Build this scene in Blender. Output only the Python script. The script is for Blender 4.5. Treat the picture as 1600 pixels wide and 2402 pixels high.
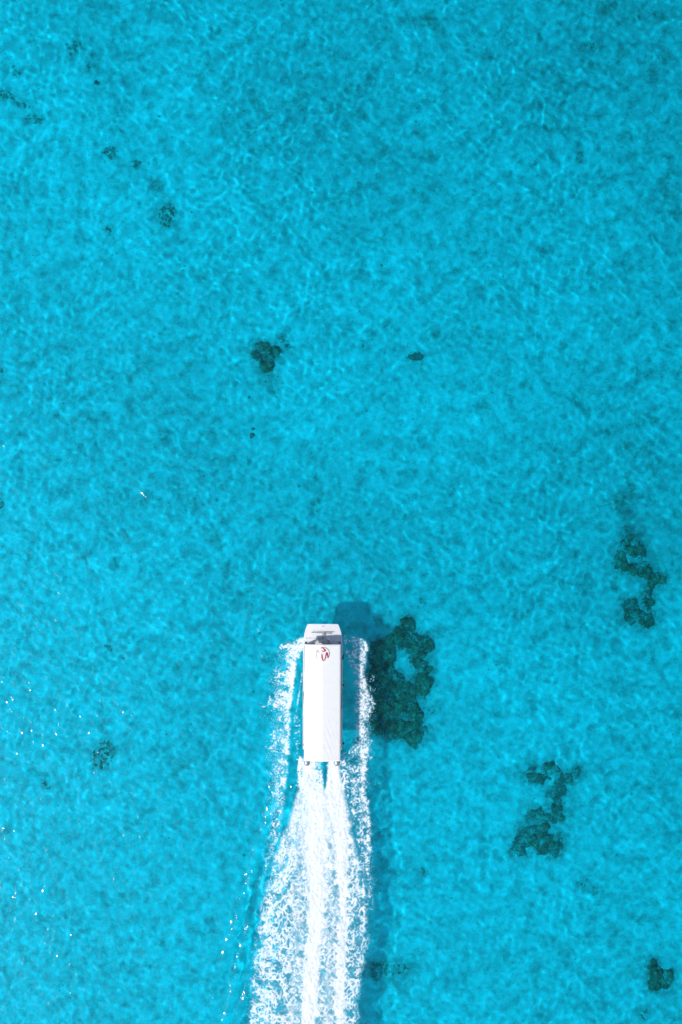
import bpy, bmesh, math, random
import numpy as np
from mathutils import Vector, Matrix

sc = bpy.context.scene
COL = sc.collection
for o in list(bpy.data.objects):
    bpy.data.objects.remove(o)

# ------------------------------------------------------------------ camera, sky, sun, exposure
CAM_H = 100.0                      # metres above the sea
cam = bpy.data.cameras.new('camera')
cam_o = bpy.data.objects.new('camera', cam)
COL.objects.link(cam_o)
cam_o.location = (0, 0, CAM_H)
cam_o.rotation_euler = (0, 0, 0)
cam.sensor_fit = 'VERTICAL'
cam.sensor_height = 36
cam.sensor_width = 24
cam.lens = 37.5
cam.clip_start = 1
cam.clip_end = 12000
sc.camera = cam_o

SUN_EL = math.radians(50)
SUN_H = Vector((-0.87, -0.49)).normalized()        # where the sun stands, seen in plan
world = bpy.data.worlds.new('World')
sc.world = world
world.use_nodes = True
wnt = world.node_tree
sky = wnt.nodes.new('ShaderNodeTexSky')
sky.sky_type = 'NISHITA'
sky.sun_disc = False
sky.sun_elevation = SUN_EL
sky.sun_rotation = math.atan2(SUN_H.x, SUN_H.y)
wnt.links.new(sky.outputs[0], wnt.nodes['Background'].inputs[0])
wnt.nodes['Background'].inputs[1].default_value = 0.15

sun = bpy.data.lights.new('sun', 'SUN')
sun.energy = 4.2
sun.angle = math.radians(3.2)
sun.color = (1.0, 0.965, 0.91)
sun.cycles.is_caustics_light = True                # sunlight is refracted by the waves down to the sea floor
sun_o = bpy.data.objects.new('sun', sun)
COL.objects.link(sun_o)
sun_dir = Vector((SUN_H.x * math.cos(SUN_EL), SUN_H.y * math.cos(SUN_EL), math.sin(SUN_EL)))
sun_o.rotation_euler = sun_dir.to_track_quat('Z', 'Y').to_euler()
sun_o.location = (-60, -40, 90)

sc.view_settings.view_transform = 'Standard'
sc.view_settings.look = 'None'
sc.view_settings.gamma = 1
sc.view_settings.use_curve_mapping = False
sc.view_settings.exposure = -0.10

cy = sc.cycles
cy.max_bounces = 8
cy.diffuse_bounces = 3
cy.glossy_bounces = 3
cy.transmission_bounces = 4
cy.transparent_max_bounces = 8
cy.volume_bounces = 0
cy.use_adaptive_sampling = True
cy.adaptive_threshold = 0.03
cy.adaptive_min_samples = 16
cy.use_denoising = True
cy.time_limit = 420

# ------------------------------------------------------------------ noise and mesh helpers
def _hash(ix, iy, seed):
    h = (ix.astype(np.int64) * 374761393 + iy.astype(np.int64) * 668265263 + seed * 974634777) & 0x7fffffff
    h = ((h ^ (h >> 13)) * 1274126177) & 0x7fffffff
    return h ^ (h >> 16)

def perlin(x, y, seed=0):
    x0 = np.floor(x); y0 = np.floor(y)
    fx = x - x0; fy = y - y0
    ix = x0.astype(np.int64); iy = y0.astype(np.int64)
    def g(dx, dy):
        a = (_hash(ix + dx, iy + dy, seed) % 4096) * (2 * math.pi / 4096)
        return np.cos(a) * (fx - dx) + np.sin(a) * (fy - dy)
    u = fx * fx * fx * (fx * (fx * 6 - 15) + 10)
    v = fy * fy * fy * (fy * (fy * 6 - 15) + 10)
    a = g(0, 0) * (1 - u) + g(1, 0) * u
    b = g(0, 1) * (1 - u) + g(1, 1) * u
    return (a * (1 - v) + b * v) * 1.5

def fbm(x, y, seed=0, octv=4, gain=0.5):
    s = 0; a = 1.0; t = 0
    for k in range(octv):
        s = s + a * perlin(x * 2 ** k + 17.3 * k, y * 2 ** k - 9.1 * k, seed + k)
        t += a; a *= gain
    return s / t

def sstep(a, b, x):
    t = np.clip((x - a) / (b - a), 0, 1)
    return t * t * (3 - 2 * t)

def mesh_from(name, v, q, mat, smooth=True, attr=None):
    me = bpy.data.meshes.new(name)
    v = np.asarray(v, dtype=np.float32); q = np.asarray(q, dtype=np.int32)
    n = q.shape[1]
    me.vertices.add(len(v)); me.vertices.foreach_set('co', v.ravel())
    me.loops.add(q.size); me.loops.foreach_set('vertex_index', q.ravel())
    me.polygons.add(len(q)); me.polygons.foreach_set('loop_start', np.arange(0, q.size, n, dtype=np.int32))
    me.polygons.foreach_set('use_smooth', np.full(len(q), smooth))
    me.update(calc_edges=True)
    me.materials.append(mat)
    if attr is not None:
        for k, a in attr.items():
            at = me.attributes.new(k, 'FLOAT', 'POINT')
            at.data.foreach_set('value', np.asarray(a, dtype=np.float32).ravel())
    return me

def grid_quads(nx, ny):
    i = np.arange(nx * ny).reshape(ny, nx)
    return np.stack([i[:-1, :-1], i[:-1, 1:], i[1:, 1:], i[1:, :-1]], -1).reshape(-1, 4)

def cull(v, q, keep, attr=None):
    q = q[keep]
    used = np.unique(q)
    m = np.full(len(v), -1); m[used] = np.arange(len(used))
    return v[used], m[q], ({k: a[used] for k, a in attr.items()} if attr else None)

def link(name, me, parent=None):
    o = bpy.data.objects.new(name, me)
    COL.objects.link(o)
    if parent is not None:
        o.parent = parent
    return o

def empty(name, loc=(0, 0, 0)):
    o = bpy.data.objects.new(name, None)
    o.empty_display_size = 0.5
    o.location = loc
    COL.objects.link(o)
    return o

def tag(o, label=None, cat=None, group=None, kind=None):
    if label: o['label'] = label
    if cat: o['category'] = cat
    if group: o['group'] = group
    if kind: o['kind'] = kind
    return o

def spaced(half_fine, step, far):
    a = list(np.arange(0, half_fine + 1e-6, step))
    s = step
    while a[-1] < far:
        s *= 1.35
        a.append(a[-1] + s)
    a = np.array(a)
    return np.concatenate([-a[:0:-1], a])

# ------------------------------------------------------------------ materials
def new_mat(name):
    m = bpy.data.materials.new(name); m.use_nodes = True
    nt = m.node_tree; nt.nodes.clear()
    out = nt.nodes.new('ShaderNodeOutputMaterial')
    return m, nt, out

def N(nt, kind, **kw):
    n = nt.nodes.new(kind)
    for k, v in kw.items():
        if k in n.inputs: n.inputs[k].default_value = v
        else: setattr(n, k, v)
    return n

def noise(nt, scale, detail=4, rough=.55, dist=0, vec=None):
    n = N(nt, 'ShaderNodeTexNoise')
    n.inputs['Scale'].default_value = scale; n.inputs['Detail'].default_value = detail
    n.inputs['Roughness'].default_value = rough; n.inputs['Distortion'].default_value = dist
    if vec is not None: nt.links.new(vec, n.inputs['Vector'])
    return n

def ramp(nt, src, stops):
    r = N(nt, 'ShaderNodeValToRGB')
    el = r.color_ramp.elements
    while len(el) < len(stops): el.new(.5)
    for e, (p, c) in zip(el, stops):
        e.position = p; e.color = (*c, 1) if len(c) == 3 else c
    nt.links.new(src, r.inputs[0])
    return r

def simple(name, col, rough=.5, metal=0, var=.08, scale=6, bump=0, bscale=40):
    m, nt, out = new_mat(name)
    p = N(nt, 'ShaderNodeBsdfPrincipled')
    p.inputs['Roughness'].default_value = rough; p.inputs['Metallic'].default_value = metal
    g = N(nt, 'ShaderNodeNewGeometry')
    n = noise(nt, scale, 5, .6, 0, g.outputs['Position'])
    a = tuple(max(0, c * (1 - var)) for c in col); b = tuple(min(1, c * (1 + var)) for c in col)
    r = ramp(nt, n.outputs['Fac'], [(.3, a), (.7, b)])
    nt.links.new(r.outputs[0], p.inputs['Base Color'])
    if bump:
        nb = noise(nt, bscale, 3, .5, 0, g.outputs['Position'])
        b_ = N(nt, 'ShaderNodeBump'); b_.inputs['Strength'].default_value = bump; b_.inputs['Distance'].default_value = .02
        nt.links.new(nb.outputs['Fac'], b_.inputs['Height']); nt.links.new(b_.outputs[0], p.inputs['Normal'])
    nt.links.new(p.outputs[0], out.inputs[0])
    return m

# clear sea water: refraction tinted by the water column, plus a rippled Fresnel reflection
def make_water():
    m, nt, out = new_mat('sea_water')
    re = N(nt, 'ShaderNodeBsdfRefraction')
    re.inputs['Color'].default_value = (0.01, 0.795, 1.0, 1)
    re.inputs['Roughness'].default_value = 0; re.inputs['IOR'].default_value = 1.333
    gl = N(nt, 'ShaderNodeBsdfGlossy'); gl.inputs['Roughness'].default_value = .10
    gl.inputs['Color'].default_value = (1, 1, 1, 1)
    fr = N(nt, 'ShaderNodeFresnel'); fr.inputs['IOR'].default_value = 1.333
    g = N(nt, 'ShaderNodeNewGeometry')
    n1 = noise(nt, 1.6, 1.5, .5, .4, g.outputs['Position'])
    n2 = noise(nt, .13, 3, .6, .3, g.outputs['Position'])          # gusts: ripples come in patches
    gust = N(nt, 'ShaderNodeMapRange'); gust.inputs['From Min'].default_value = .3; gust.inputs['From Max'].default_value = .7
    gust.inputs['To Min'].default_value = .55; gust.inputs['To Max'].default_value = 1.35
    nt.links.new(n2.outputs['Fac'], gust.inputs['Value'])
    hm = N(nt, 'ShaderNodeMath', operation='MULTIPLY'); nt.links.new(n1.outputs['Fac'], hm.inputs[0]); nt.links.new(gust.outputs[0], hm.inputs[1])
    chop = N(nt, 'ShaderNodeAttribute', attribute_name='chop')     # steeper ripples where the boat has stirred the water
    hs = N(nt, 'ShaderNodeMath', operation='MULTIPLY'); nt.links.new(hm.outputs[0], hs.inputs[0]); nt.links.new(chop.outputs['Fac'], hs.inputs[1])
    bu = N(nt, 'ShaderNodeBump'); bu.inputs['Strength'].default_value = 1.0; bu.inputs['Distance'].default_value = .085
    nt.links.new(hs.outputs[0], bu.inputs['Height'])
    nt.links.new(bu.outputs[0], gl.inputs['Normal'])
    mx = N(nt, 'ShaderNodeMixShader')
    nt.links.new(fr.outputs[0], mx.inputs[0]); nt.links.new(re.outputs[0], mx.inputs[1]); nt.links.new(gl.outputs[0], mx.inputs[2])
    nt.links.new(mx.outputs[0], out.inputs[0])
    return m

def make_sand():
    m, nt, out = new_mat('white_coral_sand')
    p = N(nt, 'ShaderNodeBsdfDiffuse')
    g = N(nt, 'ShaderNodeNewGeometry')
    P_ = g.outputs['Position']
    big = noise(nt, .05, 3, .5, .3, P_)
    mid = noise(nt, .85, 5, .62, .2, P_)
    fine = noise(nt, 3.2, 6, .74, .15, P_)
    film = noise(nt, .62, 6, .7, .5, P_)
    r1 = ramp(nt, mid.outputs['Fac'], [(.30, (.50, .50, .46)), (.5, (.82, .805, .73)), (.66, (1.0, .985, .92))])
    r2 = ramp(nt, fine.outputs['Fac'], [(.28, (.60, .63, .60)), (.42, (.84, .86, .83)), (.54, (.96, .965, .95)), (.66, (1, 1, 1))])
    # patchy algae film, plus darkening painted towards the upper right for dimmer, deeper water
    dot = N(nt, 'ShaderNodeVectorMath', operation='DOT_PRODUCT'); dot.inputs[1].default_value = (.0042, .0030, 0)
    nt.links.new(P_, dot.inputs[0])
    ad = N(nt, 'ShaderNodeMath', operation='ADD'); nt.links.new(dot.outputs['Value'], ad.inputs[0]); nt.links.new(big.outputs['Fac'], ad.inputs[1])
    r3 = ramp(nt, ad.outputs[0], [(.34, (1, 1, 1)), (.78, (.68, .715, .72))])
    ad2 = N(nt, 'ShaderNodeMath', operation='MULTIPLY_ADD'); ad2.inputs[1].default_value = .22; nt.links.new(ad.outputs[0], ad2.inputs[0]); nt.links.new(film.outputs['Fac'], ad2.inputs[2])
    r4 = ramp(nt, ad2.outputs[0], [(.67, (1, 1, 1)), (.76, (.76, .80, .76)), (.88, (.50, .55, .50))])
    m1 = N(nt, 'ShaderNodeMixRGB', blend_type='MULTIPLY'); m1.inputs[0].default_value = .9
    m2a = N(nt, 'ShaderNodeMixRGB', blend_type='MULTIPLY'); m2a.inputs[0].default_value = 1
    m2 = N(nt, 'ShaderNodeMixRGB', blend_type='MULTIPLY'); m2.inputs[0].default_value = 1
    nt.links.new(r1.outputs[0], m1.inputs[1]); nt.links.new(r2.outputs[0], m1.inputs[2])
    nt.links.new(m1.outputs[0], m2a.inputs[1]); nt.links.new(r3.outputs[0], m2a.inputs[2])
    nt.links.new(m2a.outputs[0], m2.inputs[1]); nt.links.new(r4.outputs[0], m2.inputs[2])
    gr = N(nt, 'ShaderNodeAttribute', attribute_name='growth')
    gcol = ramp(nt, fine.outputs['Fac'], [(.3, (.09, .125, .095)), (.52, (.17, .22, .17)), (.7, (.32, .38, .30))])
    m3 = N(nt, 'ShaderNodeMixRGB'); nt.links.new(gr.outputs['Fac'], m3.inputs[0]); nt.links.new(m2.outputs[0], m3.inputs[1]); nt.links.new(gcol.outputs[0], m3.inputs[2])
    nt.links.new(m3.outputs[0], p.inputs['Color'])
    nt.links.new(p.outputs[0], out.inputs[0])
    return m

def make_reef(name, dark, mid, light, pos=(.32, .52, .72), dusted=False):
    m, nt, out = new_mat(name)
    p = N(nt, 'ShaderNodeBsdfDiffuse')
    g = N(nt, 'ShaderNodeNewGeometry')
    a = noise(nt, .9, 7, .72, .5, g.outputs['Position'])
    b = noise(nt, 4.5, 4, .6, .4, g.outputs['Position'])
    mx = N(nt, 'ShaderNodeMath', operation='MULTIPLY_ADD'); mx.inputs[1].default_value = .35
    sub = N(nt, 'ShaderNodeMath', operation='MULTIPLY'); sub.inputs[1].default_value = .65
    nt.links.new(a.outputs['Fac'], sub.inputs[0])
    nt.links.new(b.outputs['Fac'], mx.inputs[0]); nt.links.new(sub.outputs[0], mx.inputs[2])
    r = ramp(nt, mx.outputs[0], list(zip(pos, (dark, mid, light))))
    if dusted:                                     # sand drifted over the low skirts and gaps of the rock
        at = N(nt, 'ShaderNodeAttribute', attribute_name='grown')
        c = noise(nt, 1.7, 6, .72, .3, g.outputs['Position'])
        md = N(nt, 'ShaderNodeMath', operation='ADD'); nt.links.new(at.outputs['Fac'], md.inputs[0]); nt.links.new(c.outputs['Fac'], md.inputs[1])
        k = ramp(nt, md.outputs[0], [(.70, (0, 0, 0)), (1.0, (1, 1, 1))])
        mx3 = N(nt, 'ShaderNodeMixRGB'); mx3.inputs[1].default_value = (.40, .43, .36, 1)
        nt.links.new(k.outputs[0], mx3.inputs[0]); nt.links.new(r.outputs[0], mx3.inputs[2]); nt.links.new(mx3.outputs[0], p.inputs['Color'])
    else:
        nt.links.new(r.outputs[0], p.inputs['Color'])
    nt.links.new(p.outputs[0], out.inputs[0])
    return m

def make_foam():
    m, nt, out = new_mat('sea_foam')
    at = N(nt, 'ShaderNodeAttribute', attribute_name='cover')
    g = N(nt, 'ShaderNodeNewGeometry')
    n = noise(nt, 9, 3, .6, 0, g.outputs['Position'])
    d0 = N(nt, 'ShaderNodeBsdfDiffuse'); tl = N(nt, 'ShaderNodeBsdfTranslucent'); d = N(nt, 'ShaderNodeMixShader'); d.inputs[0].default_value = .22
    col = ramp(nt, at.outputs['Fac'], [(.12, (.10, .62, .80)), (.5, (.60, .86, .95)), (.82, (.96, .97, .975))])   # aerated water to dense froth
    nt.links.new(col.outputs[0], d0.inputs['Color']); nt.links.new(col.outputs[0], tl.inputs['Color'])
    nt.links.new(d0.outputs[0], d.inputs[1]); nt.links.new(tl.outputs[0], d.inputs[2])
    bu = N(nt, 'ShaderNodeBump'); bu.inputs['Strength'].default_value = .3; bu.inputs['Distance'].default_value = .08
    nt.links.new(n.outputs['Fac'], bu.inputs['Height']); nt.links.new(bu.outputs[0], d0.inputs['Normal'])
    tr = N(nt, 'ShaderNodeBsdfTransparent')
    mx = N(nt, 'ShaderNodeMixShader')
    nt.links.new(at.outputs['Fac'], mx.inputs[0]); nt.links.new(tr.outputs[0], mx.inputs[1]); nt.links.new(d.outputs[0], mx.inputs[2])
    nt.links.new(mx.outputs[0], out.inputs[0])
    return m

M = {
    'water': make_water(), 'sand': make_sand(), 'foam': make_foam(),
    'reef': make_reef('coral_rock', (.05, .065, .055), (.13, .17, .13), (.55, .62, .52), (.34, .49, .66), True),
    'head': make_reef('living_coral', (.055, .07, .05), (.15, .20, .125), (.42, .52, .38), (.36, .52, .70)),
    'weed': make_reef('algae_turf', (.10, .14, .10), (.17, .23, .16), (.34, .42, .32)),
    'clump': make_reef('small_coral', (.13, .165, .13), (.25, .31, .25), (.46, .53, .45)),
    'rubblereef': make_reef('broken_coral', (.06, .08, .065), (.17, .22, .165), (.55, .62, .52), (.35, .50, .66), True),
    'knob': make_reef('dark_small_coral', (.06, .08, .065), (.14, .18, .14), (.32, .38, .31)),
    'rubble': make_reef('coral_rubble', (.22, .24, .19), (.38, .39, .33), (.58, .58, .5)),
    'gel': simple('white_gelcoat', (.70, .70, .71), .25, 0, .03, 2),
    'deck': simple('white_nonskid_deck', (.66, .66, .67), .6, 0, .04, 3, .2, 60),
    'canvas': simple('white_canvas', (.765, .76, .735), .75, 0, .02, 2.5, .15, 30),
    'seam': simple('canvas_seam', (.70, .70, .70), .8, 0, .03, 4),
    'dark': simple('dark_painted_metal', (.03, .034, .05), .45, 0, .1, 10),
    'steel': simple('stainless_steel', (.55, .56, .58), .22, 1, .05, 8),
    'cowl': simple('silver_grey_cowling', (.30, .31, .36), .28, .35, .06, 6),
    'rubber': simple('black_rubber', (.02, .02, .025), .6, 0, .15, 12),
    'tan': simple('tan_vinyl', (.48, .33, .18), .55, 0, .1, 8),
    'grey': simple('pale_grey_plastic', (.60, .63, .68), .5, 0, .06, 6),
    'floor': simple('grey_floor', (.50, .51, .53), .7, 0, .1, 5),
    'rope': simple('grey_rope', (.35, .34, .33), .9, 0, .15, 30),
    'red': simple('crimson_print', (.42, .012, .05), .6, 0, .12, 12),
    'maroon': simple('dark_maroon_print', (.20, .03, .06), .6, 0, .15, 12),
    'ring': simple('grey_print', (.27, .25, .26), .6, 0, .15, 12),
    'pink': simple('faded_pink_print', (.60, .42, .40), .7, 0, .12, 12),
}
def make_glass():
    m, nt, out = new_mat('tinted_windscreen')
    p = N(nt, 'ShaderNodeBsdfPrincipled')
    p.inputs['Base Color'].default_value = (.10, .13, .17, 1); p.inputs['Roughness'].default_value = .06
    nt.links.new(p.outputs[0], out.inputs[0]); return m
M['glass'] = make_glass()

# ------------------------------------------------------------------ plan of the place
S = 0.04                                   # metres on the sea surface for one step of the plan's grid
DEPTH = 4.5
def plan(X, Y):                            # world (sea level) -> plan grid
    return 800 + X / S, 1201 - Y / S
def world_xy(px, py, k=S):
    return (px - 800) * k, (1201 - py) * k
KB = 0.0413                                # the same plan on the sea floor, seen through the refracting surface
def plan_bed(X, Y):
    return 800 + X / KB, 1201 - Y / KB

def row(py, tab):
    t = np.array(tab, float)
    return [np.interp(py, t[:, 0], t[:, i]) for i in range(1, t.shape[1])]

WAKE_ROWS = [  # y, left edge, right edge
    (1770, 703, 801), (1788, 702, 803), (1836, 699, 806), (1892, 683, 823), (1948, 664, 831), (2004, 641, 845), (2060, 627, 858),
    (2117, 611, 867), (2173, 603, 866), (2229, 592, 867), (2285, 589, 853), (2341, 582, 845), (2402, 578, 846), (2800, 540, 860)]

def wake_inside(px, py):
    l, r = row(py, WAKE_ROWS)
    w = 7 * fbm(px / 30, py / 30, 31, 3)
    return sstep(-3, 12, px - l + w) * sstep(-3, 12, r - px + w) * sstep(1766, 1790, py)

# height of the sea surface
_rng = np.random.default_rng(11)
WAVES = []
for k in range(44):
    lam = .60 * (8.0 ** _rng.random())
    th = _rng.normal(.55, .95)
    kk = 2 * math.pi / lam
    slope = .0071
    WAVES.append((kk * math.cos(th), kk * math.sin(th), slope / kk, _rng.random() * 6.283))

def sea_height(X, Y):
    fade = np.clip((62 - np.abs(X)) / 18, 0, 1) * np.clip((78 - np.abs(Y)) / 18, 0, 1)
    wx = X + .5 * perlin(X / 5.0, Y / 5.0, 71); wy = Y + .5 * perlin(X / 5.0, Y / 5.0, 72)
    h = np.zeros_like(X)
    for kx, ky, a, p in WAVES:
        h += a * np.sin(kx * wx + ky * wy + p)
    patch = .85 + .55 * fbm(X / 16, Y / 16, 73, 3) + .002 * np.clip(Y, -48, 48)
    h = h * np.clip(patch, .45, 1.5)
    px, py = plan(X, Y)
    # diverging crests thrown out by the boat, steeper on the left of the wake
    l, r = row(py, WAKE_ROWS)
    run = sstep(1700, 1950, py)
    dl = l - px
    wob = 26 * fbm(px / 70, py / 90, 74, 3)
    h += run * .06 * np.exp(-((dl - 34 + wob) / 44) ** 2) * np.sin((px * .9 + py * .28 + wob) / 6.0) * (.6 + fbm(px / 40, py / 40, 76, 2))
    dr = px - r
    h += run * .05 * np.exp(-((dr - 22 + wob) / 22) ** 2)
    h += .10 * wake_inside(px, py) * fbm(px / 22, py / 30, 75, 3)
    return h * fade

# ------------------------------------------------------------------ sea floor and sea
def bed_height(X, Y):
    return -DEPTH + .22 * fbm(X / 14, Y / 14, 5, 3) + .03 * fbm(X / 1.6, Y / 1.6, 6, 2)

bx = spaced(35, .2, 3500); by = spaced(51, .2, 3500)
X, Y = np.meshgrid(bx, by)
v = np.stack([X, Y, bed_height(X, Y)], -1).reshape(-1, 3)
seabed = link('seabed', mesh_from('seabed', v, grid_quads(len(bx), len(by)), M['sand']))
tag(seabed, 'pale sandy sea floor under clear shallow water', None, None, 'structure')
seabed.cycles.is_caustics_receiver = True

sx = spaced(36, .14, 3500); sy = spaced(52, .14, 3500)
X, Y = np.meshgrid(sx, sy)
v = np.stack([X, Y, sea_height(X, Y)], -1).reshape(-1, 3)
px, py = plan(X, Y)
l_, r_ = row(py, WAKE_ROWS)
chop = 1 + .95 * sstep(1720, 1900, py) * np.exp(-((l_ - px - 38) / 52) ** 2) + .45 * np.exp(-((px - 600) / 55) ** 2 - ((py - 1450) / 130) ** 2)
sea = link('sea', mesh_from('sea', v, grid_quads(len(sx), len(sy)), M['water'], True, {'chop': chop}))
tag(sea, 'clear turquoise sea with small ripples', None, None, 'structure')
sea.cycles.is_caustics_caster = True

# ------------------------------------------------------------------ coral patches on the sea floor
def poly_sd(px, py, poly):
    P = np.array(poly, float)
    d = np.full(px.shape, 1e9); inside = np.zeros(px.shape, bool)
    for i in range(len(P)):
        a = P[i]; b = P[(i + 1) % len(P)]
        e = b - a; L2 = (e ** 2).sum()
        t = np.clip(((px - a[0]) * e[0] + (py - a[1]) * e[1]) / L2, 0, 1)
        d = np.minimum(d, np.hypot(px - a[0] - t * e[0], py - a[1] - t * e[1]))
        c = ((a[1] > py) != (b[1] > py))
        with np.errstate(divide='ignore', invalid='ignore'):
            xi = (b[0] - a[0]) * (py - a[1]) / (b[1] - a[1]) + a[0]
        inside ^= c & (px < xi)
    return np.where(inside, d, -d)

def blob_sd(px, py, blobs):
    d = np.full(px.shape, -1e9)
    for b in blobs:
        cx, cy_, rx, ry = b[:4]
        a = math.radians(b[4]) if len(b) > 4 else 0
        ux = (px - cx) * math.cos(a) + (py - cy_) * math.sin(a)
        uy = -(px - cx) * math.sin(a) + (py - cy_) * math.cos(a)
        r = np.sqrt((ux / rx) ** 2 + (uy / ry) ** 2)
        d = np.maximum(d, (1 - r) * min(rx, ry))
    return d

def head_mesh(seed, squash, rough):
    bm = bmesh.new()
    bmesh.ops.create_icosphere(bm, subdivisions=2, radius=1)
    rnd = random.Random(seed)
    off = [Vector((rnd.uniform(-1, 1), rnd.uniform(-1, 1), rnd.uniform(-.2, 1))).normalized() for _ in range(7)]
    for vv in bm.verts:
        n = vv.co.normalized(); s = 1.0
        for o_ in off:
            s += rough * max(0, n.dot(o_) - .55) * 1.4
        s += rnd.uniform(-.12, .12) * rough * 2
        vv.co = Vector((n.x * s, n.y * s, n.z * s * squash))
    for f in bm.faces: f.smooth = True
    me = bpy.data.meshes.new('coral_head'); bm.to_mesh(me); bm.free()
    me.materials.append(M['head'])
    return me
HEADS = [head_mesh(k, .55 + .1 * (k % 3), .35 + .12 * (k % 4)) for k in range(7)]

FILM = []
def reef(name, label, cat, sdf, box, hgt=.45, edge=8, rag=7, cover=0.0, mat='reef', heads=0, hsize=(.28, .7), seed=1, group=None, step=.09, lum=(.9, .75), film=.8, spread=24):
    x0, y1 = world_xy(box[0] - 16, box[1] - 16, KB); x1, y0 = world_xy(box[2] + 16, box[3] + 16, KB)
    xs = np.arange(x0, x1, step); ys = np.arange(y0, y1, step)
    X, Y = np.meshgrid(xs, ys)
    px, py = plan_bed(X, Y)
    wx = px + rag * fbm(px / 22, py / 22, seed + 1, 4, .6); wy = py + rag * fbm(px / 22, py / 22, seed + 7, 4, .6)
    f = sdf(wx, wy) + rag * .5 * fbm(px / 9, py / 9, seed + 3, 3, .6)
    e = np.clip(f / edge, -1.6, 1)
    lump = fbm(X / lum[0], Y / lum[0], seed + 11, 5, .62)
    if cover:
        e = np.minimum(e, (fbm(px / 9, py / 9, seed + 21, 4, .65) - (.5 - cover)) * 4.5)
    FILM.append((sdf, rag, seed, box, film, spread))
    grown = sstep(-9, 9, f + 9 * fbm(px / 10, py / 10, seed + 41, 4, .65)) * np.clip(.78 + .75 * fbm(px / 26, py / 26, seed + 43, 3), .3, 1)
    rise = .55 * e + lum[1] * lump * (e > -1.2) - .06                # lumps near the rim sink in and out of the sand
    Z = bed_height(X, Y) - .02 + hgt * rise
    v = np.stack([X, Y, Z], -1).reshape(-1, 3)
    q = grid_quads(len(xs), len(ys))
    keep = (f.ravel()[q] > -16).all(1)
    cx, cy_ = float(X.ravel()[q[keep]].mean()), float(Y.ravel()[q[keep]].mean())
    v, q, at = cull(v, q, keep, {'grown': grown.ravel()})
    z0 = float(bed_height(np.array([cx]), np.array([cy_]))[0])
    v = v - np.array([cx, cy_, z0])
    me = mesh_from(name, v, q, M[mat], True, at)
    if heads:
        root = empty(name, (cx, cy_, z0))
        base = link('reef_rock', me, root); base.cycles.is_caustics_receiver = True
        rnd = random.Random(seed)
        good = np.argwhere((f > 5) & (grown > .62) & (Z > bed_height(X, Y) + .04))
        for k in range(heads):
            j, i = good[rnd.randrange(len(good))]
            s = rnd.uniform(*hsize)
            h = link('coral_head', HEADS[rnd.randrange(7)], root)
            h.location = (X[j, i] - cx, Y[j, i] - cy_, Z[j, i] - z0 + .05)
            h.scale = (s * rnd.uniform(.8, 1.2), s * rnd.uniform(.8, 1.2), s * rnd.uniform(.25, .5))
            h.rotation_euler = (0, 0, rnd.uniform(0, 6.28))
            h.cycles.is_caustics_receiver = True
    else:
        root = link(name, me); root.location = (cx, cy_, z0)
        root.cycles.is_caustics_receiver = True
    tag(root, label, cat, group)
    return root

def c4(pts): return [(580 + x / 3.136, 1380 + y / 3.136) for x, y in pts]
BIG = c4([(1165, 190), (1220, 230), (1230, 290), (1260, 340), (1330, 330), (1385, 360), (1375, 430), (1310, 470), (1330, 540), (1365, 600),
          (1365, 700), (1340, 780), (1260, 820), (1270, 870), (1310, 940), (1295, 1010), (1340, 1040), (1310, 1080), (1300, 1140), (1250, 1175),
          (1180, 1150), (1080, 1120), (1000, 1115), (920, 1080), (890, 1000), (900, 900), (880, 780), (870, 650), (900, 560), (880, 480),
          (900, 400), (960, 370), (1050, 320), (1100, 260)])
HOLE = c4([(1110, 430), (1160, 450), (1190, 540), (1245, 600), (1235, 655), (1180, 665), (1115, 600), (1085, 520)])
reef('coral_reef', 'large dark green coral reef with a pale sandy hollow, right beside the boat', 'coral reef',
     lambda a, b: np.minimum(poly_sd(a, b, BIG), -poly_sd(a, b, HOLE)), (840, 1420, 1050, 1780), .36, 14, 15, 0, 'reef', 170, (.12, .36), 10)

def c6(l): return [(1380 + x / 6.54, 1140 + y / 6.54, rx / 6.54, ry / 6.54) for x, y, rx, ry in l]
def c7(l): return [(1160 + x / 3.564, 1760 + y / 3.564, rx / 3.564, ry / 3.564) for x, y, rx, ry in l]
def c8(l): return [(540 + x / 3.136, 760 + y / 3.136, rx / 3.136, ry / 3.136) for x, y, rx, ry in l]
R2 = c6([(690, 850, 120, 120), (580, 930, 80, 110), (760, 1020, 140, 110), (490, 1110, 90, 130), (540, 1250, 110, 80), (680, 1280, 110, 80), (830, 1270, 130, 120),
         (1075, 1420, 130, 95), (980, 1480, 90, 70), (930, 1620, 80, 120), (920, 1770, 95, 120), (660, 1880, 130, 150), (640, 2010, 110, 110), (880, 2060, 120, 120), (780, 1990, 110, 90), (930, 1920, 60, 110)])
R2H = c6([(700, 1150, 95, 45)])
reef('coral_reef', 'straggling dark coral reef with a ring shaped top near the right edge', 'coral reef',
     lambda a, b: np.minimum(blob_sd(a, b, R2) + 2, -blob_sd(a, b, R2H) + 1), (1425, 1240, 1580, 1490), .35, 8, 8, 0, 'reef', 44, (.12, .34), 20)
R2b = c6([(450, 230, 70, 60), (590, 150, 80, 70), (560, 240, 80, 60), (470, 330, 60, 60), (640, 380, 70, 50)])
reef('coral_patch', 'small broken coral patch just above the ring topped reef', 'coral patch',
     lambda a, b: blob_sd(a, b, R2b) + 2, (1425, 1150, 1500, 1215), .22, 6, 7, .42, 'clump', 0, seed=24)
R2c = c6([(650, 640, 100, 90), (750, 560, 80, 60)])
reef('algae_patch', 'thin algae patch at the upper tip of the ring topped reef', 'algae',
     lambda a, b: blob_sd(a, b, R2c) + 2, (1450, 1210, 1560, 1260), .1, 6, 7, .4, 'weed', 0, seed=26, film=.7)
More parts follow.
